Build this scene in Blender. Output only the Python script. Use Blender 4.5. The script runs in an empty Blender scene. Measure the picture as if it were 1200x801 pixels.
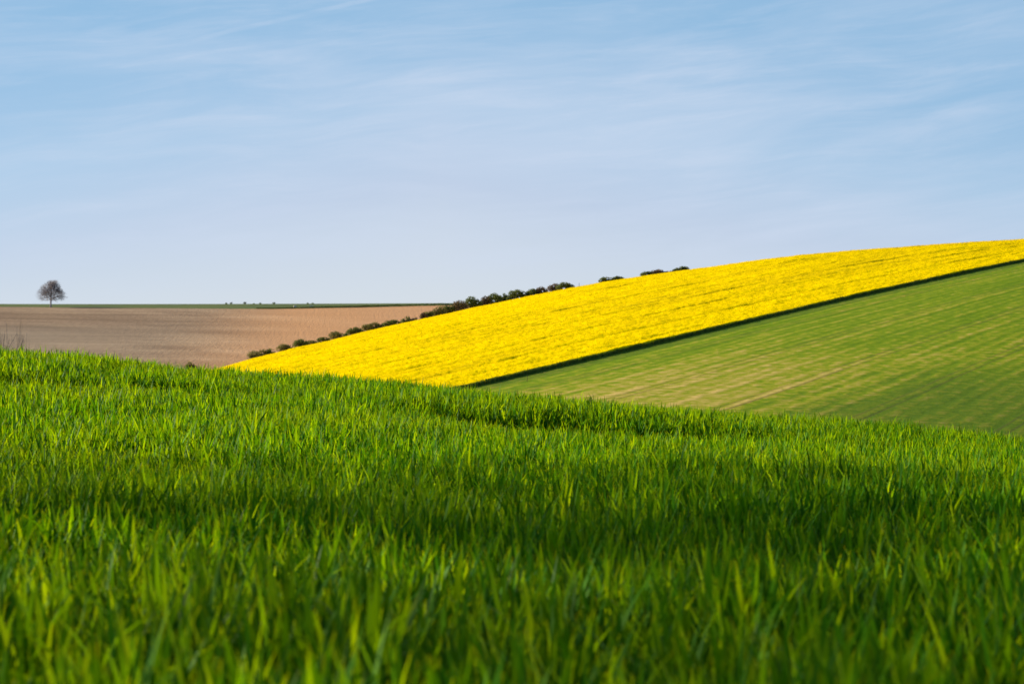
import bpy, math, random
import numpy as np
from mathutils import Vector

rng = np.random.default_rng(7)
random.seed(7)
scene = bpy.context.scene
col = scene.collection

# ------------------------------------------------------------------ camera
F, HZ = 2823.0, 400.5          # focal length and eye level, in photo pixels
cam_d = bpy.data.cameras.new('camera')
cam = bpy.data.objects.new('camera', cam_d); col.objects.link(cam)
cam.location = (0, 0, 0); cam.rotation_euler = (math.radians(90), 0, 0)
cam_d.sensor_width = 36.0; cam_d.lens = F / 1200 * 36
cam_d.clip_start = 0.1; cam_d.clip_end = 30000
cam_d.dof.use_dof = True; cam_d.dof.focus_distance = 26.0; cam_d.dof.aperture_fstop = 6.3
scene.camera = cam

# ------------------------------------------------------------------ light
SUN_EL, SUN_AZ = math.radians(18), math.radians(-68)      # azimuth clockwise from +Y (the view)
S = Vector((math.cos(SUN_EL)*math.sin(SUN_AZ), math.cos(SUN_EL)*math.cos(SUN_AZ), math.sin(SUN_EL)))
sun_d = bpy.data.lights.new('sun', 'SUN'); sun_d.energy = 5.0; sun_d.angle = math.radians(0.5)
sun_d.color = (1.0, 0.84, 0.58)
sun = bpy.data.objects.new('sun', sun_d); col.objects.link(sun)
sun.rotation_euler = (-S).to_track_quat('-Z', 'Y').to_euler()

world = bpy.data.worlds.new('World'); scene.world = world; world.use_nodes = True
wn, wl = world.node_tree.nodes, world.node_tree.links
wn.clear()
w_out = wn.new('ShaderNodeOutputWorld'); w_bg = wn.new('ShaderNodeBackground')
w_bg.inputs['Strength'].default_value = 0.12
wl.new(w_bg.outputs[0], w_out.inputs[0])
sky = wn.new('ShaderNodeTexSky'); sky.sky_type = 'NISHITA'; sky.sun_disc = False
sky.sun_elevation = SUN_EL; sky.sun_rotation = SUN_AZ % (2*math.pi)
sky.air_density = 1.2; sky.dust_density = 0.8; sky.ozone_density = 3.0
SKY_Z, SKY_0 = 2.2, 0.05

scene.view_settings.view_transform = 'Standard'; scene.view_settings.look = 'None'
scene.view_settings.gamma = 1.0; scene.view_settings.exposure = 0.88
scene.render.engine = 'CYCLES'
cy = scene.cycles
cy.max_bounces = 8; cy.diffuse_bounces = 2; cy.glossy_bounces = 2; cy.transmission_bounces = 4
cy.volume_bounces = 1; cy.caustics_reflective = False; cy.caustics_refractive = False

# ------------------------------------------------------------------ node helpers
class NT:
    def __init__(s, tree): s.t = tree
    def new(s, kind, **kw):
        n = s.t.nodes.new(kind)
        for k, v in kw.items(): setattr(n, k, v)
        return n
    def put(s, sock, v):
        if isinstance(v, bpy.types.NodeSocket): s.t.links.new(v, sock)
        elif v is not None: sock.default_value = v
    def math(s, op, a, b=None, c=None, clamp=False):
        n = s.new('ShaderNodeMath', operation=op, use_clamp=clamp)
        s.put(n.inputs[0], a)
        if b is not None: s.put(n.inputs[1], b)
        if c is not None: s.put(n.inputs[2], c)
        return n.outputs[0]
    def dot(s, v, vec):
        n = s.new('ShaderNodeVectorMath', operation='DOT_PRODUCT'); s.put(n.inputs[0], v); n.inputs[1].default_value = vec
        return n.outputs['Value']
    def comb(s, x, y, z=0.0):
        n = s.new('ShaderNodeCombineXYZ')
        for i, v in enumerate((x, y, z)): s.put(n.inputs[i], v)
        return n.outputs[0]
    def noise(s, vec, scale, detail=4, rough=.55, dist=0.0, out='Fac'):
        n = s.new('ShaderNodeTexNoise'); s.put(n.inputs['Vector'], vec)
        n.inputs['Scale'].default_value = scale; n.inputs['Detail'].default_value = detail
        n.inputs['Roughness'].default_value = rough; n.inputs['Distortion'].default_value = dist
        return n.outputs[out]
    def ramp(s, fac, stops, interp='LINEAR'):
        n = s.new('ShaderNodeValToRGB'); n.color_ramp.interpolation = interp
        el = n.color_ramp.elements
        while len(el) < len(stops): el.new(.5)
        for e, (p, c) in zip(el, stops):
            e.position = p; e.color = (*c, 1) if isinstance(c, tuple) else (c, c, c, 1)
        s.put(n.inputs[0], fac); return n.outputs[0]
    def smooth(s, v, lo, hi, a=0.0, b=1.0):
        n = s.new('ShaderNodeMapRange', interpolation_type='SMOOTHSTEP', clamp=True)
        s.put(n.inputs[0], v)
        for i, q in zip((1, 2, 3, 4), (lo, hi, a, b)): s.put(n.inputs[i], q)
        return n.outputs[0]
    def mix(s, fac, a, b, mode='MIX'):
        n = s.new('ShaderNodeMix', data_type='RGBA', blend_type=mode)
        s.put(n.inputs[0], fac)
        s.put(n.inputs[6], (*a, 1) if isinstance(a, tuple) else a)
        s.put(n.inputs[7], (*b, 1) if isinstance(b, tuple) else b)
        return n.outputs[2]

def material(name):
    m = bpy.data.materials.new(name); m.use_nodes = True
    t = NT(m.node_tree); b = m.node_tree.nodes['Principled BSDF']
    b.inputs['Roughness'].default_value = .9; b.inputs['Specular IOR Level'].default_value = .15
    return m, t, b
def bump(t, b, h, strength, dist):
    n = t.new('ShaderNodeBump'); n.inputs['Strength'].default_value = strength; n.inputs['Distance'].default_value = dist
    t.put(n.inputs['Height'], h); t.put(b.inputs['Normal'], n.outputs[0])

# ------------------------------------------------------------------ sky: blue with thin cirrus
W = NT(world.node_tree)
geo = W.new('ShaderNodeTexCoord').outputs['Generated']
sep = W.new('ShaderNodeSeparateXYZ'); W.put(sep.inputs[0], geo)
dx, dy, dz = sep.outputs
lift = W.math('ADD', W.math('MULTIPLY', dz, SKY_Z), SKY_0)
W.put(sky.inputs['Vector'], W.comb(dx, dy, lift))
az = W.math('ARCTAN2', dx, dy)
el = W.math('ARCSINE', dz)
el2 = W.math('SUBTRACT', el, W.math('MULTIPLY', az, .10))            # streaks climb slowly to the right
wob = W.math('MULTIPLY', W.math('SUBTRACT', W.noise(W.comb(az, el, 3.0), 7, 2), .5), .02)
el3 = W.math('ADD', el2, wob)
n1 = W.noise(W.comb(W.math('MULTIPLY', az, 5), W.math('MULTIPLY', el3, 38), 1.3), 1.0, 7, .58, .6)
n2 = W.noise(W.comb(W.math('MULTIPLY', az, 14), W.math('MULTIPLY', el3, 120), 5.1), 1.0, 6, .66, .5)
n3 = W.noise(W.comb(W.math('MULTIPLY', az, 3.2), W.math('MULTIPLY', el, 9), 9.4), 1.0, 3, .5)
cl = W.math('ADD', W.smooth(n1, .36, .82, 0, .50), W.math('MULTIPLY', W.smooth(n2, .38, .78), .30))
cl = W.math('MULTIPLY', cl, W.smooth(n3, .3, .62, .45, 1))
band = W.smooth(el, .0, .05, .25, 1)
cl = W.math('MULTIPLY', cl, band)
# old contrail: a thin great circle, rising to the right
p1 = Vector(((190-600)/F, 1, (HZ-55)/F)).normalized(); p2 = Vector(((430-600)/F, 1, (HZ-0)/F)).normalized()
nn = p1.cross(p2).normalized()
off = W.math('ABSOLUTE', W.math('ADD', W.dot(geo, nn), W.math('MULTIPLY', W.math('SUBTRACT', W.noise(geo, 60, 2), .5), .0012)))
trail = W.math('MULTIPLY', W.smooth(off, .0003, .0014, 1, 0), W.smooth(W.noise(geo, 45, 3), .35, .65, .05, .19))
trail = W.math('MULTIPLY', trail, W.smooth(az, -.17, -.10))
cl = W.math('ADD', cl, trail, clamp=True)
hue = W.smooth(W.math('ADD', el, W.math('MULTIPLY', W.math('ABSOLUTE', W.math('ADD', az, .03)), .17)), .01, .165)
clear = W.ramp(hue, [(0, (.76, .81, .91)), (.30, (.615, .71, .90)), (.62, (.49, .68, .91)), (1, (.33, .585, .86))])
clear = W.mix(1.0, clear, (3.85, 3.85, 3.85), 'MULTIPLY')
high = W.smooth(el, .15, .6)
skyc = W.mix(.87, sky.outputs[0], clear)
skyc = W.mix(cl, skyc, (2.85, 3.25, 3.95))
skyc = W.mix(high, skyc, W.mix(1.0, skyc, (.26, .33, .44), 'MULTIPLY'))
W.put(w_bg.inputs[0], skyc)

# ------------------------------------------------------------------ terrain
R_ = np.array([.61, 1.0]); R_ /= np.linalg.norm(R_); N_ = np.array([-R_[1], R_[0]])     # drill rows, and square to them
P0 = 420*np.array([-.0195, 1.0])
PR = (-7.831, .1071, -.4011, -.0276, 5.2969, -1.1153, 1.4515, 1.5264, -5.1397)
def rq(x, y): return (x-P0[0])*R_[0]+(y-P0[1])*R_[1], (x-P0[0])*N_[0]+(y-P0[1])*N_[1]
SKYL = np.array([(215, 441), (257, 431.5), (291, 421.5), (322, 414), (344, 408), (387, 399), (426, 389), (470, 379.3), (500, 372.9), (529, 366.5), (553, 361), (579, 355.8), (600, 351.4), (619, 347.2), (648, 341.5), (678, 335.8),
                 (702, 331.6), (750, 324), (781, 319.6), (807, 316), (830, 313.2), (880, 306.0), (940, 298.6), (1000, 293.6), (1053, 289.9), (1130, 284.3), (1200, 280.2)], float)
COR_U = (SKYL[:, 0]-600)/F; COR = np.zeros(len(SKYL))          # small undulations of the crest, found by iteration below
def z_hill(x, y):
    z0, a, m, s, k, c, k3, m3, c2 = PR
    r, q = rq(x, y); r0, q0 = r, q
    r = np.clip(r, -330, 620); q = np.clip(q, -200, 420)
    z = z0+a*r-m*1e-4*r*r+s*q-k*1e-4*q*q-c*1e-4*r*q-k3*1e-7*np.abs(q)**3-m3*1e-7*r**3-c2*1e-7*r*q*q
    z = z-.06*np.abs(q0-q)+np.where(r0 < r, -.05, .0)*np.abs(r0-r)
    u = x/np.maximum(y, 50)
    cor = np.interp(u, COR_U, COR)
    w = np.clip((y-500)/300, 0, 1); w = w*w*(3-2*w)
    return z+cor*y/F*w-.5*w*1.0
def crest(u):
    ys = np.arange(600, 1000, 2.0); v = z_hill(u*ys, ys)/ys; return ys[int(v.argmax())]
ys_ = np.arange(600, 1000, 1.0)
for _ in range(6):
    for i_, (px_, py_) in enumerate(SKYL):
        v_ = ((z_hill(COR_U[i_]*ys_, ys_)+.5)/ys_).max()
        COR[i_] += (HZ-F*v_)-py_
CU = np.linspace(-.2, .34, 109); CY = np.array([crest(max(u, -.118)) for u in CU])
k = np.ones(9)/9; CY = np.convolve(np.pad(CY, 4, mode='edge'), k, 'valid')
CY = CY-np.clip((-.122-CU)/.012, 0, 1)*90

def z_rape(x, y):
    """the hill with its far side falling away behind the crest"""
    t = np.clip(y-np.interp(x/np.maximum(y, 50), CU, CY)-18, 0, None)
    return z_hill(x, y)-np.where(t < 30, .004*t*t, 3.6+.24*(t-30))
YB = np.array([0, 600, 660, 740, 800, 1050, 1300, 1400, 1500, 1600, 1800, 2400, 9000.])
ZB = np.array([-16, -16, -15, -11.6, -8.6, 5.0, 18.4, 22.2, 24.2, 24.9, 21, 0, -40.])
def z_brown(x, y):
    yy = np.asarray(y, float)
    z = 0
    for d in (-40, -20, 0, 20, 40): z = z+np.interp(yy+d, YB, ZB)/5
    return z+.35*np.sin(x/95+1)*np.clip((yy-600)/300, 0, 1)
XC = np.array([-30, -12, -6.38, -5.3, -4.25, -3.6, -2.13, -.58, .53, 2.13, 3.2, 4.25, 5.3, 6.38, 12, 30])
ZC = np.array([.6, .13, -.08, -.11, -.225, -.285, -.405, -.555, -.64, -.75, -.87, -.945, -1.05, -1.16, -1.7, -2.7])-.075
def sst(t): t = np.clip(t, 0, 1); return t*t*(3-2*t)
def z_canopy(x, y):
    """top of the wheat on the near hill"""
    x = np.asarray(x, float); y = np.asarray(y, float)
    w = sst((y-9)/20)
    zc = np.interp(x, XC, ZC)
    z = (1-w)*(-.66-.008*(y-4.6))+w*zc
    t = np.clip(y-30, 0, None)
    z = z-np.where(t < 20, .03*t+.0022*t*t, .03*20+.88+.118*(t-20))
    # hollow in front of the last rise
    win = sst((x+1.6)/1.6)*sst((5.2-x)/2.0)
    yc = 24.6-.25*(x-1.5)
    d = y-yc
    z = z-.27*win*np.exp(-(d/np.where(d > 0, .9, 3.2))**2)
    win2 = sst((x+7.5)/2)*sst((-1.2-x)/2.0)
    yc2 = 24.5+.35*(x+4); d = y-yc2
    z = z-.11*win2*np.exp(-(d/np.where(d > 0, .9, 2.6))**2)
    return z+.025*np.sin(x*1.1+y*.5)+.02*np.sin(x*.6-y*.9)
CROP = .37
def z_near(x, y): return z_canopy(x, y)-CROP
def smax(a, b, k):
    h = np.clip(.5+.5*(a-b)/k, 0, 1); return b*(1-h)+a*h+k*h*(1-h)
def terrain(x, y):
    x = np.asarray(x, float); y = np.asarray(y, float)
    far = smax(z_rape(x, y), z_brown(x, y), 3.0)
    return smax(z_near(x, y), far, 1.0)
def rape_only(x, y): return smax(z_rape(x, y), z_brown(x, y), 3.0)
def ray_hit(px, py, y0, y1, zf=terrain):
    u = (px-600)/F; ys = np.arange(y0, y1, .5); v = zf(u*ys, ys)/ys; t = (HZ-py)/F
    i = int(np.argmax(v >= t)) if (v >= t).any() else int(v.argmax())
    return u*ys[i], ys[i]
def mesh_obj(name, verts, faces, mat, parent=None, smooth=True):
    me = bpy.data.meshes.new(name)
    verts = np.asarray(verts, np.float32); faces = np.asarray(faces, np.int32)
    nf, k = faces.shape
    me.vertices.add(len(verts)); me.vertices.foreach_set('co', verts.ravel())
    me.loops.add(nf*k); me.loops.foreach_set('vertex_index', faces.ravel())
    me.polygons.add(nf); me.polygons.foreach_set('loop_start', np.arange(0, nf*k, k, dtype=np.int32))
    me.polygons.foreach_set('loop_total', np.full(nf, k, np.int32))
    me.polygons.foreach_set('use_smooth', np.full(nf, smooth, bool))
    me.update(calc_edges=True)
    if mat: me.materials.append(mat)
    o = bpy.data.objects.new(name, me); col.objects.link(o); o.parent = parent
    return o
def grid_faces(nr, nc):
    i = np.arange(nr-1)[:, None]*nc+np.arange(nc-1)[None, :]
    return np.stack([i, i+1, i+nc+1, i+nc], -1).reshape(-1, 4)
def sheet(name, X, Y, zf, mat, lift=0.0):
    Z = zf(X, Y)+lift
    o = mesh_obj(name, np.stack([X, Y, Z], -1).reshape(-1, 3), grid_faces(*X.shape), mat)
    o['kind'] = 'structure'; return o
def tag(o, label, cat, group=None):
    o['label'] = label; o['category'] = cat
    if group: o['group'] = group
    return o
def empty(name, loc, label, cat, group=None):
    o = bpy.data.objects.new(name, None); o.location = loc; col.objects.link(o); o.empty_display_size = .5
    return tag(o, label, cat, group)

# ------------------------------------------------------------------ ground materials
def pos_rq(t):
    g = t.new('ShaderNodeNewGeometry').outputs['Position']
    return g, t.dot(g, (R_[0], R_[1], 0)), t.dot(g, (N_[0], N_[1], 0))
# rough pasture on everything that is not a field
m_grass, t, b = material('rough_grass'); g, r, q = pos_rq(t)
c = t.ramp(t.noise(g, .05, 6), [(.3, (.045, .075, .015)), (.7, (.10, .13, .03))]); t.put(b.inputs['Base Color'], c)
# soil under the wheat
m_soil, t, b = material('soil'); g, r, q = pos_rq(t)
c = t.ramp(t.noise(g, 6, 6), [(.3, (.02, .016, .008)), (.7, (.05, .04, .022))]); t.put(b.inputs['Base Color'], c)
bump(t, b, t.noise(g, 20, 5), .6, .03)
# harrowed soil, chalky
m_brown, t, b = material('harrowed_soil'); g, r, q = pos_rq(t)
sx = t.new('ShaderNodeSeparateXYZ'); t.put(sx.inputs[0], g); X_, Y_, Z_ = sx.outputs
line = t.comb(t.math('MULTIPLY', X_, .006), t.math('MULTIPLY', t.math('ADD', Y_, t.math('MULTIPLY', X_, .22)), .030), 0.0)
n_l = t.noise(line, 1.0, 7, .62, .5); n_b = t.noise(t.comb(t.math('MULTIPLY', X_, .005), t.math('MULTIPLY', t.math('ADD', Y_, t.math('MULTIPLY', X_, 1.8)), .0095)), 1.0, 4, .55, .4); n_f = t.noise(t.comb(t.math('MULTIPLY', X_, .8), t.math('MULTIPLY', Y_, .075)), 1.0, 4, .75)
fac = t.math('ADD', t.math('MULTIPLY', n_l, .45), t.math('ADD', t.math('MULTIPLY', n_b, .42), t.math('MULTIPLY', t.math('SUBTRACT', n_f, .09), .36)))
c = t.ramp(fac, [(.42, (.16, .103, .062)), (.54, (.255, .168, .104)), (.63, (.36, .25, .16)), (.80, (.58, .44, .30))])
east = t.smooth(t.math('ADD', X_, t.math('MULTIPLY', Y_, .08)), -70, 0)
low = t.smooth(Y_, 1000, 1180, 1, 0)
c = t.mix(t.math('MULTIPLY', east, .7), c, (.72, .37, .16))
c = t.mix(t.math('MULTIPLY', t.math('MULTIPLY', low, t.smooth(X_, -230, -90, 1, 0)), .6), c, (.27, .225, .17))
t.put(b.inputs['Base Color'], c); bump(t, b, n_f, .8, .5)
# pasture strip on top of the far hill
m_strip, t, b = material('far_pasture'); g, r, q = pos_rq(t)
c = t.ramp(t.noise(t.comb(t.dot(g, (.02, 0, 0)), t.dot(g, (0, .06, 0))), 1.0, 5), [(.35, (.055, .10, .022)), (.65, (.12, .16, .035))]); t.put(b.inputs['Base Color'], c)
# young cereal with drill rows and thin chalky patches
m_green, t, b = material('young_cereal'); g, r, q = pos_rq(t)
rr = t.math('SUBTRACT', r, float(P0@R_)); qq = t.math('SUBTRACT', q, float(P0@N_))
wq = t.math('MULTIPLY', qq, t.math('ADD', t.math('MULTIPLY', rr, .0012), 1.0))
wq = t.math('ADD', wq, t.math('MULTIPLY', t.math('SUBTRACT', t.noise(t.comb(t.math('MULTIPLY', r, .01), 0.0), 1.0, 2), .5), 3))
rows = t.noise(t.comb(t.math('MULTIPLY', rr, .022), t.math('MULTIPLY', wq, .20), 2.0), 1.0, 6, .72)
fine = t.noise(t.comb(t.math('MULTIPLY', rr, .50), t.math('MULTIPLY', wq, .34), 7.0), 1.0, 4, .7)
patch = t.noise(t.comb(t.math('MULTIPLY', rr, .008), t.math('MULTIPLY', wq, .035), 4.0), 1.0, 4, .6)
# thin crop is worst on the lower slope
bell = t.math('MULTIPLY', t.smooth(rr, -95, -15), t.smooth(rr, 15, 85, 1, 0))
bell = t.math('MULTIPLY', bell, t.math('MULTIPLY', t.smooth(qq, -74, -52), t.smooth(qq, -30, -8, 1, 0)))
strip = t.math('MULTIPLY', t.math('MULTIPLY', t.smooth(qq, -97, -90), t.smooth(qq, -88, -80, 1, 0)), t.smooth(rr, 0, 25))
bell = t.math('ADD', bell, t.math('MULTIPLY', strip, .35))
drill = t.math('MULTIPLY', t.math('SINE', t.math('MULTIPLY', wq, 2*math.pi/5.0)), t.smooth(t.noise(t.comb(t.math('MULTIPLY', rr, .02), t.math('MULTIPLY', wq, .11), 8.0), 1.0, 3), .35, .65, .02, .10))
drill = t.math('ADD', t.math('MULTIPLY', drill, .5), t.math('MULTIPLY', t.math('SINE', t.math('MULTIPLY', wq, 2*math.pi/3.1)), .045))
thin = t.math('ADD', t.math('ADD', t.math('MULTIPLY', bell, .16), drill), t.math('MULTIPLY', t.math('SUBTRACT', patch, .5), .35))
fac = t.math('ADD', t.math('ADD', t.math('ADD', t.math('MULTIPLY', rows, .46), -.20), t.math('MULTIPLY', fine, .94)), thin)
c = t.ramp(fac, [(.36, (.118, .215, .006)), (.52, (.19, .285, .009)), (.60, (.30, .325, .018)), (.70, (.42, .36, .07)), (.84, (.62, .46, .15))])
tm = t.math('ABSOLUTE', t.math('SUBTRACT', t.math('FLOORED_MODULO', t.math('ADD', wq, 3.0), 22.0), 11.0))
tl = t.math('ABSOLUTE', t.math('SUBTRACT', tm, .95))
tline = t.math('MULTIPLY', t.smooth(tl, .10, .42, .6, 0), t.smooth(t.noise(t.comb(t.math('MULTIPLY', rr, .03), wq), 1.0, 3), .35, .6, .35, 1))
c = t.mix(tline, c, (.13, .085, .04))
c = t.mix(t.math('MULTIPLY', t.smooth(t.math('ADD', qq, t.math('MULTIPLY', rows, 60)), -50, -32, .5, 0), t.smooth(rr, 10, 70, 1, 0)), c, (.062, .125, .018))  # shadow streaks at the slope foot, painted into the crop as darker green
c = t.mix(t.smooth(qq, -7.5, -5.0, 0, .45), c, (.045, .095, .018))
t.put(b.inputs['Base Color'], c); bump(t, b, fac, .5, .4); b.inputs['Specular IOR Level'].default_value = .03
# rape in flower: canopy
m_rape, t, b = material('rape_canopy'); g, r, q = pos_rq(t)
rr = t.math('SUBTRACT', r, float(P0@R_)); qq = t.math('SUBTRACT', q, float(P0@N_))
wq = t.math('ADD', qq, t.math('MULTIPLY', t.math('SUBTRACT', t.noise(t.comb(t.math('MULTIPLY', r, .012), 0.0), 1.0, 2), .5), 5))
rows = t.noise(t.comb(t.math('MULTIPLY', rr, .022), t.math('MULTIPLY', wq, .30), 2.0), 1.0, 7, .74)
spots = t.noise(t.comb(t.math('MULTIPLY', rr, .45), t.math('MULTIPLY', wq, .55), 1.0), 1.0, 6, .75)
big = t.noise(t.comb(t.math('MULTIPLY', rr, .008), t.math('MULTIPLY', wq, .03), 6.0), 1.0, 3)
fac = t.math('ADD', t.math('MULTIPLY', rows, .66), t.math('ADD', t.math('MULTIPLY', spots, .26), t.math('MULTIPLY', t.math('SUBTRACT', big, .5), .45)))
margin = t.math('MULTIPLY', t.smooth(qq, 6, 22, -.10, 0), 1.0)
fac = t.math('ADD', fac, margin)
c = t.ramp(fac, [(.40, (.92, .70, .001)), (.51, (.84, .62, .002)), (.58, (.60, .46, .004)), (.67, (.20, .22, .010))])
t.put(b.inputs['Base Color'], c); bump(t, b, spots, .6, .3); b.inputs['Specular IOR Level'].default_value = 0; b.inputs['Roughness'].default_value = 1

# ------------------------------------------------------------------ ground sheets
def spaced(lo, hi, step, far):
    core = np.arange(lo, hi+.1, step)
    g = [step]
    ext = []; e = step
    while sum(ext) < far: e *= 1.35; ext.append(e)
    ext = np.cumsum(ext)
    return np.concatenate([(lo-ext)[::-1], core, hi+ext])
gx = spaced(-420, 420, 7, 7000); gy = spaced(-60, 1900, 8, 7000)
X, Y = np.meshgrid(gx, gy)
def z_base(x, y):
    z = terrain(x, y)
    return z-np.where((y < 112) & (y > -60), 1.1, .6)
sheet('ground', X, Y, z_base, m_grass)
# soil of the near wheat field
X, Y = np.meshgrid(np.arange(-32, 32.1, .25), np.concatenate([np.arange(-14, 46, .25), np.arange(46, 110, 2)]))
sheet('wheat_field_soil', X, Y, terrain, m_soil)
# far hill: harrowed field up to the boundary, pasture above it
bx = np.array([-60, 0, 57, 200, 320, 430, 520, 640, 760]); by = np.array([359, 359, 359.6, 360.6, 361.6, 359.6, 357.4, 356.9, 356.6])
BU, BY = [], []
for a, c_ in zip(bx, by):
    x, y = ray_hit(a, c_, 900, 1560, z_brown); BU.append((a-600)/F); BY.append(y)
BU, BY = np.array(BU), np.array(BY)
us = np.linspace(-.34, .10, 240); s = np.linspace(0, 1, 260)
U, Sg = np.meshgrid(us, s)
yb = np.interp(U, BU, BY)
Y = 560+(yb-560)*Sg
sheet('ploughed_field', U*Y, Y, lambda x, y: rape_only(x, y)-.9*(Sg < .002), m_brown, -.2)
Y = yb+(1750-yb)*Sg
sheet('far_pasture', U*Y, Y, rape_only, m_strip, -.15)
# young cereal on the right-hand slope
rv = np.arange(-170, 520, 1.5); qv = np.arange(-190, .6, 1.0)
Rg, Qg = np.meshgrid(rv, qv)
X = P0[0]+Rg*R_[0]+Qg*N_[0]; Y = P0[1]+Rg*R_[1]+Qg*N_[1]
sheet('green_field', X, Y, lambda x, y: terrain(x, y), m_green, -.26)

# ------------------------------------------------------------------ rape in flower
def edge_y(u):
    r = (u*P0[1]-P0[0])/(R_[0]-u*R_[1]); return P0[1]+R_[1]*r
def hash_noise(x, y, sx, sy, seed):
    """smooth value noise on a numpy lattice"""
    g = np.random.default_rng(seed).random((256, 256))
    a, b_ = x/sx, y/sy; i, j = np.floor(a).astype(int), np.floor(b_).astype(int); fa, fb = a-i, b_-j
    fa, fb = fa*fa*(3-2*fa), fb*fb*(3-2*fb)
    G = lambda p, q_: g[p % 256, q_ % 256]
    return (G(i, j)*(1-fa)+G(i+1, j)*fa)*(1-fb)+(G(i, j+1)*(1-fa)+G(i+1, j+1)*fa)*fb
def rape_top(x, y):
    r, q = rq(x, y)
    z = terrain(x, y)+.5
    z = z+.16*(hash_noise(r, q, .9, .8, 1)-.5)+.24*(hash_noise(r, q, 5, 2.2, 2)-.5)+.22*(hash_noise(r, q, 30, 3.2, 3)-.5)-.36*np.clip(hash_noise(r, q, 26, 1.6, 13)*hash_noise(r, q, 60, 16, 14)*1.6-.62, 0, 1)*(q > 4)
    qw = q+2.0*(hash_noise(r, r*0, 90, 9, 5)-.5)
    tr = np.abs(((qw+8) % 17)-8.5); tr = np.exp(-((tr-.0)/.75)**2)
    return z-.34*tr*(.35+.65*hash_noise(r, q, 14, 30, 4))*(q > 5)
us = np.linspace(-.165, .30, 1250); s = np.linspace(0, 1, 470)
U, Sg = np.meshgrid(us, s)
y0 = edge_y(U); y1 = np.interp(U, CU, CY)+9
Y = y0+(y1-y0)*Sg
X = U*Y
Z = rape_top(X, Y)
Vt = np.stack([X, Y, Z], -1)
skirt = Vt[:1].copy(); skirt[..., 2] = terrain(X[:1], Y[:1])-1.2
back = Vt[-1:].copy(); back[..., 2] -= 1.8
Vt = np.concatenate([skirt, Vt, back], 0)
side = Vt[:, :1].copy(); side[..., 2] -= 1.6; side2 = Vt[:, -1:].copy(); side2[..., 2] -= 1.6
Vt = np.concatenate([side, Vt, side2], 1)
rape = mesh_obj('rape_crop', Vt.reshape(-1, 3), grid_faces(Vt.shape[0], Vt.shape[1]), m_rape)
rape['kind'] = 'stuff'; tag(rape, 'bright yellow rape crop in flower covering the hillside', 'rape crop')

def island_mat(name, stops, rough=.8, transl=0.0, spec=.05):
    m, t, b = material(name)
    rnd = t.new('ShaderNodeNewGeometry').outputs['Random Per Island']
    c = t.ramp(rnd, stops); t.put(b.inputs['Base Color'], c)
    b.inputs['Roughness'].default_value = rough; b.inputs['Specular IOR Level'].default_value = spec
    if transl:
        tr = t.new('ShaderNodeBsdfTranslucent'); t.put(tr.inputs[0], c)
        mx = t.new('ShaderNodeMixShader'); mx.inputs[0].default_value = transl
        out = m.node_tree.nodes['Material Output']
        t.t.links.new(b.outputs[0], mx.inputs[1]); t.t.links.new(tr.outputs[0], mx.inputs[2]); t.t.links.new(mx.outputs[0], out.inputs[0])
    return m
def quads(cen, size, aspect=1.0, up=0.0, g=rng):
    """little leaf quads with random tilt; returns verts, faces"""
    n = len(cen)
    a = g.normal(size=(n, 3)); a[:, 2] += up; a /= np.linalg.norm(a, axis=1)[:, None]     # normal
    b_ = np.cross(a, g.normal(size=(n, 3))); b_ /= np.linalg.norm(b_, axis=1)[:, None]
    c_ = np.cross(a, b_)
    s_ = np.asarray(size).reshape(-1, 1)*.5
    v = np.stack([cen+b_*s_*aspect, cen+c_*s_, cen-b_*s_*aspect, cen-c_*s_], 1)
    return v.reshape(-1, 3), np.arange(n*4).reshape(n, 4)
m_flower = island_mat('rape_flowers', [(0, (.93, .71, .001)), (.5, (.86, .635, .002)), (.84, (.62, .46, .004)), (.90, (.20, .22, .01)), (1, (.08, .12, .01))], 1, .3, 0)
n = 260000
u = rng.uniform(-.13, .235, n); y0 = edge_y(u); y1 = np.interp(u, CU, CY)+4
y = y0+(y1-y0)*rng.random(n)**1.15; x = u*y
cen = np.stack([x, y, rape_top(x, y)+rng.uniform(-.08, .14, n)], -1)
v, f = quads(cen, rng.uniform(.10, .26, n), .8, .9)
fl = mesh_obj('rape_flowers', v, f, m_flower, rape, False); fl['kind'] = 'stuff'
# the standing side of the crop: stems along the margin
m_stem = island_mat('rape_stems', [(0, (.06, .10, .02)), (.6, (.11, .17, .03)), (.88, (.17, .23, .035)), (1, (.35, .27, .01))], .8, .2)
n = 26000
r = rng.uniform(-90, 430, n); q = rng.normal(-.25, .22, n)
x = P0[0]+r*R_[0]+q*N_[0]; y = P0[1]+r*R_[1]+q*N_[1]; zb = terrain(x, y)-.55
h = rng.uniform(.55, 1.12, n)+.12*(hash_noise(r, q*0, 2.5, 9, 8)-.5)*2; wd = rng.uniform(.04, .12, n)
lx = rng.normal(0, .12, n)
e = np.stack([R_[0]+0*n, R_[1]+0*n]) if False else R_
v = np.stack([np.stack([x-e[0]*wd, y-e[1]*wd, zb], -1), np.stack([x+e[0]*wd, y+e[1]*wd, zb], -1),
              np.stack([x+e[0]*(wd*.6+lx), y+e[1]*(wd*.6+lx), zb+h], -1), np.stack([x-e[0]*(wd*.6-lx), y-e[1]*(wd*.6-lx), zb+h], -1)], 1).reshape(-1, 3)
st = mesh_obj('rape_stems', v, np.arange(n*4).reshape(n, 4), m_stem, rape, False); st['kind'] = 'stuff'

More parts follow.
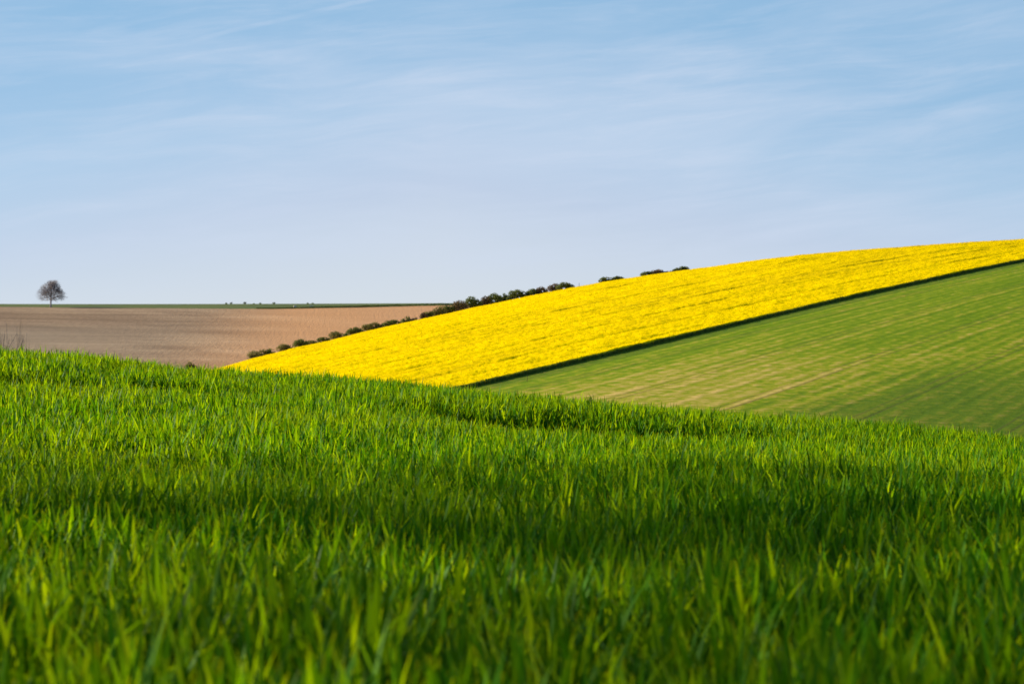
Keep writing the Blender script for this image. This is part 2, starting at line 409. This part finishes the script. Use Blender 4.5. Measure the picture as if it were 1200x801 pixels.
# ------------------------------------------------------------------ bushes
bush_mats = [island_mat('bush_foliage_%d' % i, st_, .9, .4) for i, st_ in enumerate([
    [(0, (.06, .07, .025)), (.5, (.20, .21, .07)), (.85, (.30, .27, .10)), (1, (.32, .25, .11))],
    [(0, (.045, .075, .025)), (.5, (.13, .18, .05)), (.9, (.22, .25, .07)), (1, (.24, .22, .08))],
    [(0, (.08, .065, .042)), (.5, (.15, .115, .07)), (.85, (.22, .165, .095)), (1, (.28, .21, .12))]])]
m_bark, t, b = material('bark'); g = t.new('ShaderNodeNewGeometry').outputs['Position']
t.put(b.inputs['Base Color'], t.ramp(t.noise(g, 3, 4), [(.3, (.05, .038, .03)), (.7, (.11, .09, .07))]))
def tubes(segs, sides=5):
    """segs: list of (p, q, r0, r1) -> verts, faces"""
    V, Fc = [], []
    for p, q_, r0, r1 in segs:
        d = (q_-p); L = d.length
        if L < 1e-5: continue
        d = d/L; a = d.orthogonal().normalized(); c_ = d.cross(a); k0 = len(V)
        for P, rr_ in ((p, r0), (q_, r1)):
            for i in range(sides):
                th = 2*math.pi*i/sides; V.append(P+(a*math.cos(th)+c_*math.sin(th))*rr_)
        for i in range(sides): j = (i+1) % sides; Fc.append((k0+i, k0+j, k0+sides+j, k0+sides+i))
    return np.array([tuple(p) for p in V]), np.array(Fc)
def bush(x, y, w, h, label, kind=0, group='bushes of the hedgerow behind the rape field', name='bush', seed=0, z=None, dens=1.0, cat='bush', leaf=.34, open_=0.0):
    g = np.random.default_rng(seed+100)
    z = float(terrain(x, y))-.3 if z is None else z
    root = empty(name, (x, y, z), label, cat, group)
    lobes = []
    nl = max(3, int(w/max(h, 1)*3)+2)
    for i in range(nl):
        t_ = (i+.5)/nl*2-1
        lh = h*(1-.28*t_*t_)*g.uniform(.78, 1.0)
        lobes.append((t_*w*.36+g.normal()*.1*w/nl, g.normal()*.12*h, lh, g.uniform(.30, .40)*min(w, h*1.25)))
    mx_ = max(l[2] for l in lobes); P = []
    nq = int((420+150*w*h)*dens)
    for i in range(nl):
        a, bb, lh, rad = lobes[i]; lh *= h/mx_
        d = g.normal(size=(nq//nl+1, 3)); d /= np.linalg.norm(d, axis=1)[:, None]
        rr_ = g.random(len(d))**.40
        cz = lh*.56; rz = lh*.44
        P.append(np.stack([a+d[:, 0]*rad*rr_, bb+d[:, 1]*rad*rr_, cz+d[:, 2]*rz*rr_], -1))
    P = np.concatenate(P); P = P[g.random(len(P)) > open_]
    # gaps
    hn = hash_noise(P[:, 0]+50+seed*7, P[:, 2]+50, .8, .8, 31)
    P = P[hn > .16]
    v, f = quads(P, g.uniform(leaf*.55, leaf*1.35, len(P)), .7, .3, g)
    mesh_obj('foliage', v, f, bush_mats[kind], root, False)
    segs = []
    for a, bb, lh, rad in lobes:
        p = Vector((a*.35, bb*.4, -.2)); m_ = Vector((a*.8, bb, lh*.4)); segs.append((p, m_, .13, .08))
        for _ in range(4):
            q_ = m_+Vector((g.normal()*rad*.5, g.normal()*rad*.4, lh*g.uniform(.25, .5))); segs.append((m_, q_, .07, .02))
    v, f = tubes(segs); mesh_obj('stems', v, f, m_bark, root)
    return root
HB = [  # x0, x1, top (photo px), kind, density, label
 (291, 305, 412, 0, .6, 'small grey-green bush, lowest on the slope of the hedgerow against the ploughed field'),
 (305, 311.5, 410.5, 0, .6, 'tiny olive bush tucked against the second lowest hedgerow bush'),
 (310.5, 321, 409, 1, .8, 'second lowest rounded bush of the hedgerow, darker on its right side'),
 (326, 343.5, 404, 0, .9, 'round olive bush standing alone between two gaps low in the hedgerow'),
 (345, 360, 398, 1, 1, 'taller left bush of the merged pair low in the hedgerow'),
 (358, 371.5, 400, 0, 1, 'low right-hand bush of the pair merging together on the lower yellow slope'),
 (372, 386, 396, 1, 1, 'flat dome bush following the merged pair in the hedgerow'),
 (388, 402, 389.3, 0, 1, 'steep round bush with a gap and a tiny shrub on its right'),
 (402.5, 407, 391.5, 1, 1, 'tiny shrub in the gap beside the steep round bush'),
 (407, 426, 384.3, 1, 1, 'green bush rising to its right end, before the longest low bush'),
 (425, 451, 378.6, 0, 1.1, 'long low humped bush, widest in the lower hedgerow'),
 (449, 470, 375.6, 1, 1.1, 'low dark bush with a flat top to the right of the long humped bush'),
 (471, 481, 371, 1, 1, 'compact dark bush with a thin straggly neighbour on its right'),
 (480, 491, 372.5, 2, .6, 'thin straggly brownish bush on the slope below the plough field edge'),
 (493, 500, 366, 2, .8, 'narrow brownish bush, left one of the upright pair under the horizon'),
 (499.5, 507.5, 365, 1, .9, 'narrow dark bush, right one of the upright pair under the horizon'),
 (508, 521, 358.5, 0, 1.1, 'leafy bush where the hedgerow meets the far skyline, left end of the big clump'),
 (518, 535, 358, 1, 1.1, 'broad dark green bush on the skyline in the middle of the big clump'),
 (532, 546, 352, 2, .75, 'taller thin-topped brownish bush with sky showing through its crown'),
 (546, 562.5, 347.6, 1, 1.1, 'full rounded dark green bush standing up beside the thin-topped one'),
 (560, 566, 353, 1, .8, 'low scrap of dark shrub right of the full rounded bush'),
 (565, 574, 346.5, 2, .9, 'reddish brown bush at the left of the dense row of three on the skyline'),
 (572.5, 586, 343.6, 1, 1.2, 'tallest, darkest bush in the middle of the dense skyline row'),
 (585, 595, 344.2, 1, 1.1, 'square-shouldered dark bush right of the tallest in the skyline row'),
 (594, 600, 347.5, 1, .8, 'low dark filler shrub before the smooth wind-cut bush'),
 (598.5, 615.5, 339.8, 1, 1.2, 'smooth wind-cut green bush sloping up to a blunt right end'),
 (617.5, 629, 338.5, 1, 1.1, 'left half of the two-humped bush, its crown lower and dark green'),
 (626, 640, 336, 2, 1.1, 'brown-topped right half of the two-humped bush, tapering to low twigs'),
 (643.5, 656, 332.4, 2, .9, 'brown open bush with light showing at its foot, left of the last joined pair'),
 (654, 671, 330.8, 1, 1.1, 'dark domed bush, last of the joined row before bare skyline'),
 (702, 721, 324.8, 1, 1.2, 'low smooth dome of dark bush on the bare yellow skyline'),
 (717, 731, 323.7, 1, 1.2, 'low dark bush adjoining the smooth dome on the yellow skyline'),
 (751, 767, 318.5, 1, 1.1, 'half-sunken dark bush left of the ragged one above the yellow crest'),
 (764, 777.5, 316, 2, 1.0, 'ragged brownish bush just topping the yellow crest'),
 (778, 791, 318, 0, .9, 'thin strip of low scrub on the yellow crest'),
 (789, 799, 314.2, 1, 1.1, 'small dark bush at the left of the last pair on the crest'),
 (796, 806, 312.4, 1, 1.1, 'small dark bush, highest and last of the crest hedgerow'),
]
for i, (x0, x1, top, kd, dn, lab) in enumerate(HB):
    pc = (x0+x1)/2; u = (pc-600)/F
    y = float(np.interp(u, CU, CY))+14+3*math.sin(i*2.3)
    x = u*y; z = float(terrain(x, y))-.3
    h = (HZ-top+(1.8 if i < 12 else .9))/F*y-z
    w = (x1-x0)/F*y*1.16
    bush(x, y, w, max(h, .8), lab, kd, seed=i, z=z, dens=dn)
# bush in the dip behind the wheat, left of the yellow field
y = 768.; x = (223.5-600)/F*y; zt = (HZ-422.6)/F*y; zg = float(terrain(x, y))-.2
bush(x, y, 3.4, zt-zg, 'small grey bush peeping over the wheat left of the yellow field corner', 0, None, seed=77, z=zg, dens=.9)
# bare scrub at the left edge
def twiggy(x, y, zt, w, h, label, seed):
    g = np.random.default_rng(seed)
    root = empty('bare_shrub', (x, y, zt-h), label, 'shrub', 'leafless scrub beyond the wheat')
    segs = []
    def grow(p, d, L, r_, lv):
        q_ = p+d*L; segs.append((p, q_, r_, r_*.65))
        if lv == 0: return
        for _ in range(4 if lv > 1 else 3):
            nd = (d+Vector(g.normal(size=3)*.34)).normalized(); nd.z = abs(nd.z)*.8+.15
            grow(p+d*L*g.uniform(.5, 1), nd.normalized(), L*g.uniform(.55, .8), r_*.6, lv-1)
    for _ in range(34):
        d = Vector((g.normal()*.36, g.normal()*.3, 1)).normalized()
        grow(Vector((g.normal()*w*.22, g.normal()*.3, 0)), d, h*g.uniform(.3, .42), .05, 3)
    v, f = tubes(segs, 3)
    v[:, 2] *= h/np.percentile(v[:, 2], 99.6); v[:, 0] *= w/(np.percentile(v[:, 0], 97)-np.percentile(v[:, 0], 3))
    mesh_obj('twigs', v, f, m_twig, root)
m_tree, t, b = material('tree_bark'); b.inputs['Base Color'].default_value = (.30, .27, .29, 1)
m_twig, t, b = material('twig_bark'); b.inputs['Base Color'].default_value = (.15, .13, .135, 1)
for px, wm, top, lab, sd in ((-12, 1.3, 391, 'tall leafless dark scrub at the left edge of the photo above the wheat', 1), (9, .5, 397, 'leafless scrub of slanting twigs above the wheat beside the tallest scrub', 2), (24, .45, 402.5, 'low wispy leafless scrub, furthest from the left edge, over the wheat', 3)):
    y = 70.; x = (px-600)/F*y; zt = (HZ-top)/F*y
    twiggy(x, y, zt, wm, zt-float(terrain(x, y))+.2, lab, sd)

# ------------------------------------------------------------------ boundary hedge and specks on the far skyline
far_b = []
hp = np.array([(300, 361.5), (320, 361.6), (360, 361.2), (400, 360.4), (430, 359.6), (470, 358.6), (520, 357.4), (560, 357.1), (600, 357.0)])
PU = (hp[:, 0]-600)/F; PY = np.interp(PU, BU, BY)+3
hx, hy = PU*PY, PY
hedge = empty('boundary_hedge', (float(hx.mean()), float(hy.mean()), float(terrain(hx.mean(), hy.mean()))), 'long low dark hedge between the ploughed field and the far pasture', 'hedge')
n = 15000; tt = rng.random(n); X = np.interp(tt, np.linspace(0, 1, len(hx)), hx); Y = np.interp(tt, np.linspace(0, 1, len(hx)), hy)
hh = .3+1.0*tt*(.5+hash_noise(X, Y*0, 5, 9, 12))
Z = terrain(X, Y)+rng.random(n)*hh
cen = np.stack([X, Y+rng.normal(0, .4, n), Z], -1)-np.array(hedge.location)
v, f = quads(cen, rng.uniform(.2, .5, n), .8, .2)
mesh_obj('foliage', v, f, bush_mats[1], hedge, False)
sk = [(265, 353.2), (271, 352.6), (287, 352.4), (297.5, 353.8), (305, 353.3), (321, 352.8), (360.5, 353), (366.3, 353.6), (473, 354.9), (479, 354.7), (495.5, 355.2)]
places = ['far left of the row', 'second from the left', 'third from the left, rounder', 'fourth, one of the faintest', 'fifth, small and faint', 'sixth, dark and compact, above the pale heap',
          'left of two close together', 'right of two close together', 'left of the two above the ploughed field end', 'right of the two above the ploughed field end', 'furthest right before the hedgerow clump']
for i, ((px, top), pl) in enumerate(zip(sk, places)):
    y = 1585. if px < 400 else 1520.; u = (px-600)/F; x = u*y; zt = (HZ-top-.9)/F*y
    h = 1.5
    bush(x, y, 1.2+.4*(i % 3), h, 'tiny dark shrub on the far skyline, '+pl, 1, 'tiny shrubs dotted on the far skyline', 'shrub', 200+i, z=zt-h, dens=.25, cat='shrub')
# pale chalk heap and smear in the far pasture
m_chalk, t, b = material('chalk'); g = t.new('ShaderNodeNewGeometry').outputs['Position']
t.put(b.inputs['Base Color'], t.ramp(t.noise(g, 1.5, 4), [(.3, (.34, .32, .26)), (.7, (.58, .55, .47))]))
def heap(px, py, w, d, h, rot, label):
    x, y = ray_hit(px, py, 1300, 1560, z_brown)
    nr, ns = 7, 22; V = [(0, 0, h)]
    for i in range(1, nr+1):
        for j in range(ns):
            a = 2*math.pi*j/ns; rr_ = i/nr*(1+.16*math.sin(3*a+1)+.1*math.sin(5*a)); bxx, byy = math.cos(a)*rr_*w/2, math.sin(a)*rr_*d/2
            V.append((bxx*math.cos(rot)-byy*math.sin(rot), bxx*math.sin(rot)+byy*math.cos(rot), h*(1-(i/nr)**2)*(1+.15*math.sin(4*a+i))-.02*i))
    Fq = []
    for i in range(nr-1):
        for j in range(ns):
            a0 = 1+i*ns+j; a1 = 1+i*ns+(j+1) % ns; Fq.append((a0, a0+ns, a1+ns, a1))
    for j in range(0, ns, 2): Fq.append((0, 1+j, 1+(j+1) % ns, 1+(j+2) % ns))
    o = mesh_obj('chalk_heap', V, Fq, m_chalk); o.location = (x, y, float(rape_only(x, y))-.2)
    tag(o, label, 'chalk heap')
heap(345.5, 359, 2.6, 3.0, .75, 0, 'pale flat-topped chalk heap in the far green pasture')
heap(366, 358, 1.2, 11., .35, -.25, 'narrow slanting streak of pale chalk in the far green pasture')

# small stakes
m_wood, t, b = material('weathered_wood'); b.inputs['Base Color'].default_value = (.09, .07, .05, 1)
def stake(x, y, z, h, r_, label, lean=.03):
    segs = [(Vector((0, 0, -.3)), Vector((lean*h, 0, h)), r_, r_*.8)]
    v, f = tubes(segs, 7); o = mesh_obj('stake', v, f, m_wood); o.location = (x, y, z); tag(o, label, 'stake')
x, y = ray_hit(617.5, 449, 250, 600, lambda a, b_: terrain(a, b_)-.5)
stake(x, y, float(terrain(x, y))-.5, 1.5, .05, 'thin dark stake in the young green crop below the yellow field edge', .08)
u = (678.5-600)/F; y = float(np.interp(u, CU, CY))+3; stake(u*y, y, float(terrain(u*y, y)), (HZ-332)/F*y-float(terrain(u*y, y))+.2, .09, 'thin post on the yellow skyline right of the last domed bush')

# ------------------------------------------------------------------ lone bare tree
def lone_tree():
    u = (59.3-600)/F; y = float(np.interp(u, BU, BY))+1.5; x = u*y; z = float(rape_only(x, y))-.15
    root = empty('bare_tree', (x, y, z), 'lone leafless broad-crowned tree on the far skyline above the ploughed field', 'tree')
    g = np.random.default_rng(5); k_ = y/F
    H = (359.3-328)*k_
    trunk, limbs, twigs = [], [], []
    # crown outline in metres, from the photo's proportions
    prof_z = np.array([.22, .27, .35, .45, .55, .66, .80, .92, 1.01])*H
    left = np.array([-11, -14.5, -17.5, -18.5, -17., -14., -10, -6., -1.5])*k_
    right = np.array([11., 14., 17., 17.5, 15.0, 13.0, 11., 9., 7.])*k_*1.06
    def inside(p):
        if p.z < prof_z[0] or p.z > H: return False
        l, r_ = np.interp(p.z, prof_z, left), np.interp(p.z, prof_z, right)
        w_ = (r_-l)/2; c_ = (l+r_)/2
        return ((p.x-c_)/w_)**2+(p.y/(w_*.95))**2 < 1
    def limb(p, d, L, r_, lv):
        n_ = 4; pts = [p]
        for i in range(n_):
            d = (d+Vector(g.normal(size=3)*.13)+Vector((0, 0, .05 if lv > 2 else -.01))).normalized()
            q_ = p+d*(L/n_)
            ra, rb = r_*(1-.5*i/n_), r_*(1-.5*(i+1)/n_)
            (trunk if lv == 6 else limbs if lv > 2 else twigs).append((p, q_, ra, rb)); p = q_; pts.append((p, d.copy(), rb))
            if lv < 6 and not inside(p): return
        if lv == 0: return
        for (pp, dd, rr_) in pts[1:]:
            for _ in range(2 if g.random() < .9 else 1):
                side = Vector(g.normal(size=3)); side = (side-dd*side.dot(dd)).normalized()
                ang = g.uniform(.45, .95); nd = (dd*math.cos(ang)+side*math.sin(ang)).normalized()
                limb(pp, nd, L*g.uniform(.52, .72), rr_*.62, lv-1)
    T0 = H*.27
    trunk.append((Vector((0, 0, -.3)), Vector((.1, 0, H*.10)), .62, .46)); trunk.append((Vector((.1, 0, H*.10)), Vector((.15, 0, T0)), .46, .42))
    trunk.append((Vector((.15, 0, T0)), Vector((.35, .1, H*.5)), .42, .28)); trunk.append((Vector((.35, .1, H*.5)), Vector((.6, 0, H*.78)), .28, .12))
    for i in range(30):
        f_ = i/29; zz = H*(.24+.46*f_); a = i*2.4+.3; tilt = 1.38-.9*f_
        d = Vector((math.cos(a)*math.sin(tilt), math.sin(a)*math.sin(tilt), math.cos(tilt)))
        limb(Vector((.12+.4*f_, 0, zz)), d, H*(.52-.18*f_), .22-.10*f_, 3)
    for d, zz in ((Vector((.2, .1, 1)), .7), (Vector((-.5, -.3, 1)), .66), (Vector((.6, .2, 1)), .7), (Vector((.9, -.5, 1)), .62)):
        limb(Vector((.5, 0, H*zz)), d.normalized(), H*.32, .12, 3)
    v, f = tubes(trunk, 8); tr_ = mesh_obj('trunk', v, f, m_tree, root)
    v, f = tubes(limbs, 4); cr = mesh_obj('crown', v, f, m_tree, root)
    v, f = tubes([(p, q_, max(a, .016), max(b_, .013)) for p, q_, a, b_ in twigs], 3); mesh_obj('twigs', v, f, m_tree, cr)
    print('tree segs', len(limbs), len(twigs))
lone_tree()

# ------------------------------------------------------------------ wheat
m_wheat, t, b = material('wheat_leaf')
gn = t.new('ShaderNodeNewGeometry'); rnd = gn.outputs['Random Per Island']
uvn = t.new('ShaderNodeAttribute'); uvn.attribute_name = 'along'; al = uvn.outputs['Fac']
c = t.ramp(rnd, [(0, (.010, .075, .003)), (.4, (.022, .132, .003)), (.75, (.045, .205, .003)), (1, (.098, .30, .003))])
pat = t.noise(gn.outputs['Position'], .35, 3)
c = t.mix(t.smooth(pat, .35, .65, 0, .2), c, (.10, .24, .005))
c = t.mix(t.smooth(al, .88, 1.0, 0, .35), c, (.20, .36, .01))
b.inputs['Roughness'].default_value = .5; b.inputs['Specular IOR Level'].default_value = .04
t.put(b.inputs['Base Color'], c)
tr = t.new('ShaderNodeBsdfTranslucent')
t.put(tr.inputs[0], t.mix(1.0, c, (5.8, 2.6, .25), 'MULTIPLY'))
mx = t.new('ShaderNodeMixShader'); mx.inputs[0].default_value = .40
out = m_wheat.node_tree.nodes['Material Output']
t.t.links.new(b.outputs[0], mx.inputs[1]); t.t.links.new(tr.outputs[0], mx.inputs[2]); t.t.links.new(mx.outputs[0], out.inputs[0])

def wheat_zone(ylo, yhi, margin, dens, seg, wmul, lmul=1.0):
    """leaves over the trapezoid seen between two distances: base xyz"""
    g = rng
    half = lambda y: .222*y+margin
    area = (half(ylo)+half(yhi))*(yhi-ylo)
    n = int(area*dens)
    y = ylo+(yhi-ylo)*g.random(int(2*half(yhi)*(yhi-ylo)*dens)); x = (g.random(len(y))*2-1)*half(yhi)
    keep = (np.abs(x) < half(y)) & ((np.abs(x) < .222*y+.7) | (g.random(len(y)) < .5)); x, y = x[keep], y[keep]
    n = len(x)
    # bare track along the hollows
    yc = 25.1-.25*(x-1.5); gap = (np.abs(y-yc) < .17) & (x > -1.2) & (x < 5)
    yc2 = 25.0+.35*(x+4); gap |= (np.abs(y-yc2) < .22) & (x < -1.2) & (x > -7)
    x, y = x[~gap], y[~gap]; n = len(x)
    # leaves share plants: pull each towards the nearest plant of a jittered lattice
    ps = .07
    px, py = np.round(x/ps)*ps, np.round(y/ps)*ps
    jx = (np.sin(px*1271.3+py*917.7)*43758.5) % 1*ps; jy = (np.sin(px*733.1+py*1511.9)*24634.6) % 1*ps
    hp_ = (np.sin(px*311.7+py*1973.3)*51713.7) % 1; ha_ = (np.sin(px*877.1+py*421.9)*31415.9) % 1*2*math.pi
    x = px+jx+g.normal(0, .009, n); y = py+jy+g.normal(0, .009, n)
    ground = z_near(x, y)
    hv = hash_noise(x+60, y+60, .5, .5, 21)*.5+hash_noise(x+60, y+60, .19, .19, 22)*.5
    top = g.random(n)                                     # insertion level
    base = .08+.15*top
    L = (.11+.12*g.random(n))*(.45+.90*hv+.26*hp_)*lmul
    theta = np.abs(g.normal(.08, .19, n))+.02
    kap = np.clip(g.gamma(1.4, .26, n), 0, 2.0)
    az_ = g.random(n)*2*math.pi
    w0 = (.0078+.0046*g.random(n))*wmul
    tw = g.normal(0, .5, n)
    ts = np.linspace(0, 1, seg+1)
    pos = np.stack([x, y, ground+base], -1); V = np.zeros((n, seg+1, 2, 3), np.float32)
    ca, sa = np.cos(az_), np.sin(az_)
    lean = -.01
    for i, t_ in enumerate(ts):
        th = theta+kap*t_**2
        if i: pos = pos+np.stack([np.sin(th)*ca+lean+.10*np.cos(ha_), np.sin(th)*sa+.10*np.sin(ha_), np.cos(th)], -1)*(L/seg)[:, None]
        wv = w0*(.55+.45*min(1, t_*3.2))*(1-max(0, (t_-.25)/.75)**1.35)+.0003
        a2 = tw*t_
        sd = np.stack([-sa*np.cos(a2)+ca*np.cos(th)*np.sin(a2), ca*np.cos(a2)+sa*np.cos(th)*np.sin(a2), -np.sin(th)*np.sin(a2)], -1)
        V[:, i, 0] = pos-sd*wv[:, None]; V[:, i, 1] = pos+sd*wv[:, None]
    idx = (np.arange(n)*(seg+1)*2)[:, None, None]+(np.arange(seg)*2)[None, :, None]+np.array([0, 1, 3, 2])[None, None, :]
    along = np.broadcast_to(ts[None, :, None], (n, seg+1, 2)).reshape(-1)
    return V.reshape(-1, 3), idx.reshape(-1, 4), along
zones = [(1.8, 7, 6, 1700, 6, 1.22, 1.28), (7, 11, 6, 1800, 6, 1.12, 1.15), (11, 16, 5.5, 1900, 5, 1.0, 1.05), (16, 24, 5, 1700, 5, 1.05), (24, 34, 4, 1500, 4, 1.1), (34, 56, 4, 420, 3, 1.8)]
VV, FF, AA = [], [], []; k0 = 0
for z_ in zones:
    v, f, a = wheat_zone(*z_); VV.append(v); FF.append(f+k0); AA.append(a); k0 += len(v)
VV = np.concatenate(VV); FF = np.concatenate(FF); AA = np.concatenate(AA).astype(np.float32)
print('wheat leaves faces', len(FF))
wheat = mesh_obj('young_wheat', VV, FF, m_wheat)
at_ = wheat.data.attributes.new('along', 'FLOAT', 'POINT'); at_.data.foreach_set('value', AA)
wheat['kind'] = 'stuff'; tag(wheat, 'dense young green wheat on the near hill, in the foreground', 'wheat')

# ------------------------------------------------------------------ trees added out of view beside the camera, to shade the nearest wheat
def shade_tree(x, y, h, rad, seed, open_=.38, lab='tall leafy tree added out of view beside the camera to shade the wheat'):
    g = np.random.default_rng(seed); z = float(z_near(x, y))
    root = empty('added_shade_tree', (x, y, z), lab, 'tree')
    segs = [(Vector((0, 0, -.3)), Vector((.1, .1, h*.45)), .28, .2), (Vector((.1, .1, h*.45)), Vector((.2, 0, h*.9)), .2, .05)]
    for i in range(22):
        a = i*2.4; zz = h*(.3+.55*i/21); d = Vector((math.cos(a), math.sin(a), .45))*rad*g.uniform(.6, .9)
        segs.append((Vector((.1, 0, zz)), Vector((.1, 0, zz))+d, .09, .02))
    v, f = tubes(segs, 7); mesh_obj('trunk', v, f, m_bark, root)
    d = g.normal(size=(9000, 3)); d /= np.linalg.norm(d, axis=1)[:, None]; d *= (g.random(len(d))**.45)[:, None]
    P = d*np.array([rad, rad, h*.34])+np.array([0, 0, h*.64])
    hn = hash_noise(P[:, 0]+50, P[:, 2]+P[:, 1]+50, .9, .9, 41); P = P[hn > open_]
    v, f = quads(P, g.uniform(.12, .34, len(P)), .7, .3, g); mesh_obj('crown', v, f, bush_mats[1], root, False)
shade_tree(-26, 19.4, 14.5, 5.8, 3, .47)
shade_tree(-23, 11.6, 11.5, 4.0, 4, .58, 'smaller, thinner added shade tree next to the tall one, nearer the camera')
